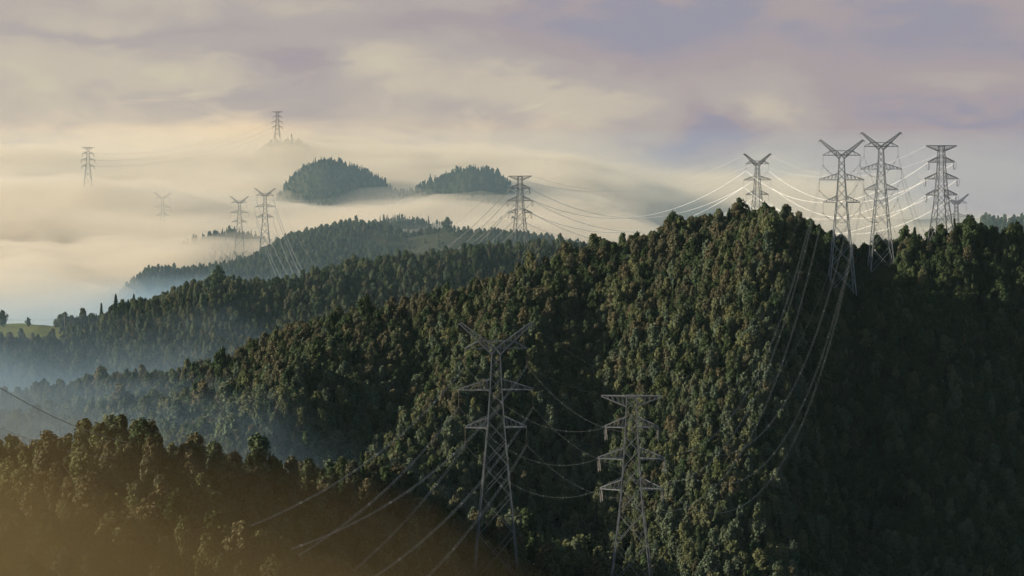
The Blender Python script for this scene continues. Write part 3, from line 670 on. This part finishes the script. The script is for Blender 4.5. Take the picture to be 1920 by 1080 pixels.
def noise(scale, detail, dist, vec, rough=.5):
    n_ = Nn.new('ShaderNodeTexNoise'); n_.inputs['Scale'].default_value = scale; n_.inputs['Detail'].default_value = detail; n_.inputs['Distortion'].default_value = dist; n_.inputs['Roughness'].default_value = rough
    Ll.new(vec, n_.inputs['Vector']); return n_.outputs[0]
mp = Nn.new('ShaderNodeMapping'); mp.inputs['Scale'].default_value = (1,1,2.6); mp.inputs['Location'].default_value = (.31,.4,.23); Ll.new(tc.outputs['Generated'], mp.inputs['Vector'])
n1 = noise(13, 5, .6, mp.outputs[0], .45); n2 = noise(24, 4, .3, mp.outputs[0], .5)
az = sep.outputs[0]; el = sep.outputs[2]
# clouds brighter and yellower toward the sun (left), mauve and bluer away from it
side = mathn('ADD', mathn('MULTIPLY', az, -2.2), .42, True)
n3 = noise(60, 6, .9, mp.outputs[0], .6)
wx = mathn('ADD', az, mathn('ADD', mathn('MULTIPLY', mathn('SUBTRACT', n1, .5), .060), mathn('MULTIPLY', mathn('SUBTRACT', n3, .5), .020)))
wz = mathn('ADD', el, mathn('ADD', mathn('MULTIPLY', mathn('SUBTRACT', n2, .5), .026), mathn('MULTIPLY', mathn('SUBTRACT', n3, .5), .011)))
lit = mathn('ADD', mathn('MULTIPLY', mathn('SUBTRACT', n1, .5), .8), mathn('ADD', mathn('MULTIPLY', mathn('SUBTRACT', n2, .5), .5), mathn('ADD', mathn('MULTIPLY', side, .66), .13)))
# cloud heaps (+) and shaded hollows (-): bearing, elevation, widths, amount
for X_, r_, wX, wr, am in ((760,115,75,42,.42),(1000,165,170,55,.42),(1170,200,130,60,.28),(840,240,300,38,.26),(1010,330,150,60,.30),(1455,215,80,70,.52),(1470,330,150,50,.20),(1335,235,60,48,-.42),(1190,285,190,38,-.42),(620,116,120,28,-.62),(480,165,110,18,-.22),(900,40,420,42,-.34),(1500,60,420,60,-.26),(1180,110,190,34,-.20),(1840,140,120,34,.26),(1700,215,160,26,-.16),(1830,235,120,22,-.22),(1850,310,160,40,.12),(1680,345,420,75,.30),(230,60,260,14,-.26),(330,135,260,22,.22),(220,250,420,70,.18),(700,300,120,26,-.26),(560,230,90,26,-.10)):
    dx_ = mathn('MULTIPLY', mathn('SUBTRACT', wx, (X_-CX)/F), F/wX); dz_ = mathn('MULTIPLY', mathn('SUBTRACT', wz, (HY-r_)/F), F/wr)
    g_ = mathn('POWER', 2.718, mathn('MULTIPLY', mathn('ADD', mathn('MULTIPLY', dx_, dx_), mathn('MULTIPLY', dz_, dz_)), -1.0))
    lit = mathn('ADD', lit, mathn('MULTIPLY', g_, am*.8))
lit = mathn('MULTIPLY', lit, 1.0, True)
ramp = Nn.new('ShaderNodeValToRGB'); ramp.color_ramp.interpolation = 'EASE'; e = ramp.color_ramp.elements
e[0].position = 0; e[0].color = (.365,.33,.425,1); e[1].position = 1; e[1].color = (.82,.70,.49,1)
for ps, c in ((.25,(.47,.38,.405)),(.5,(.53,.445,.43)),(.78,(.68,.58,.475))):
    q = e.new(ps); q.color = (*c,1)
Ll.new(lit, ramp.inputs[0]); Ll.new(ramp.outputs[0], bg2.inputs[0]); bg2.inputs['Strength'].default_value = .40
cover = mathn('SUBTRACT', 1.0, mathn('MULTIPLY', mathn('SUBTRACT', el, .06), 14.0), True)
Ll.new(cover, mx_.inputs[0]); Ll.new(bg.outputs[0], mx_.inputs[1]); Ll.new(bg2.outputs[0], mx_.inputs[2]); Ll.new(mx_.outputs[0], out.inputs[0])

sun = bpy.data.objects.new('sun', bpy.data.lights.new('sun', 'SUN')); COL.objects.link(sun)
sun.data.energy = 5.0; sun.data.angle = math.radians(.5); sun.data.color = (1,.90,.74)
from mathutils import Vector
dv = Vector((math.sin(SUN_AZ)*math.cos(SUN_EL), math.cos(SUN_AZ)*math.cos(SUN_EL), math.sin(SUN_EL)))
sun.rotation_euler = dv.to_track_quat('Z','Y').to_euler(); sun.location = dv*300

cam = bpy.data.objects.new('camera', bpy.data.cameras.new('camera')); COL.objects.link(cam)
cam.rotation_euler = (math.radians(90),0,0); cam.data.sensor_width = 36; cam.data.lens = 36*F/1920
cam.data.shift_y = -(540-HY)/1920; cam.data.clip_start = .5; cam.data.clip_end = 40000
S.camera = cam
S.view_settings.view_transform = 'Standard'; S.view_settings.look = 'None'; S.view_settings.exposure = 1.05; S.view_settings.gamma = 1
cy = S.cycles; cy.max_bounces = 6; cy.diffuse_bounces = 2; cy.glossy_bounces = 2; cy.transmission_bounces = 2; cy.volume_bounces = 4; cy.transparent_max_bounces = 8
cy.use_denoising = True; cy.caustics_reflective = False; cy.caustics_refractive = False; cy.sample_clamp_indirect = 6
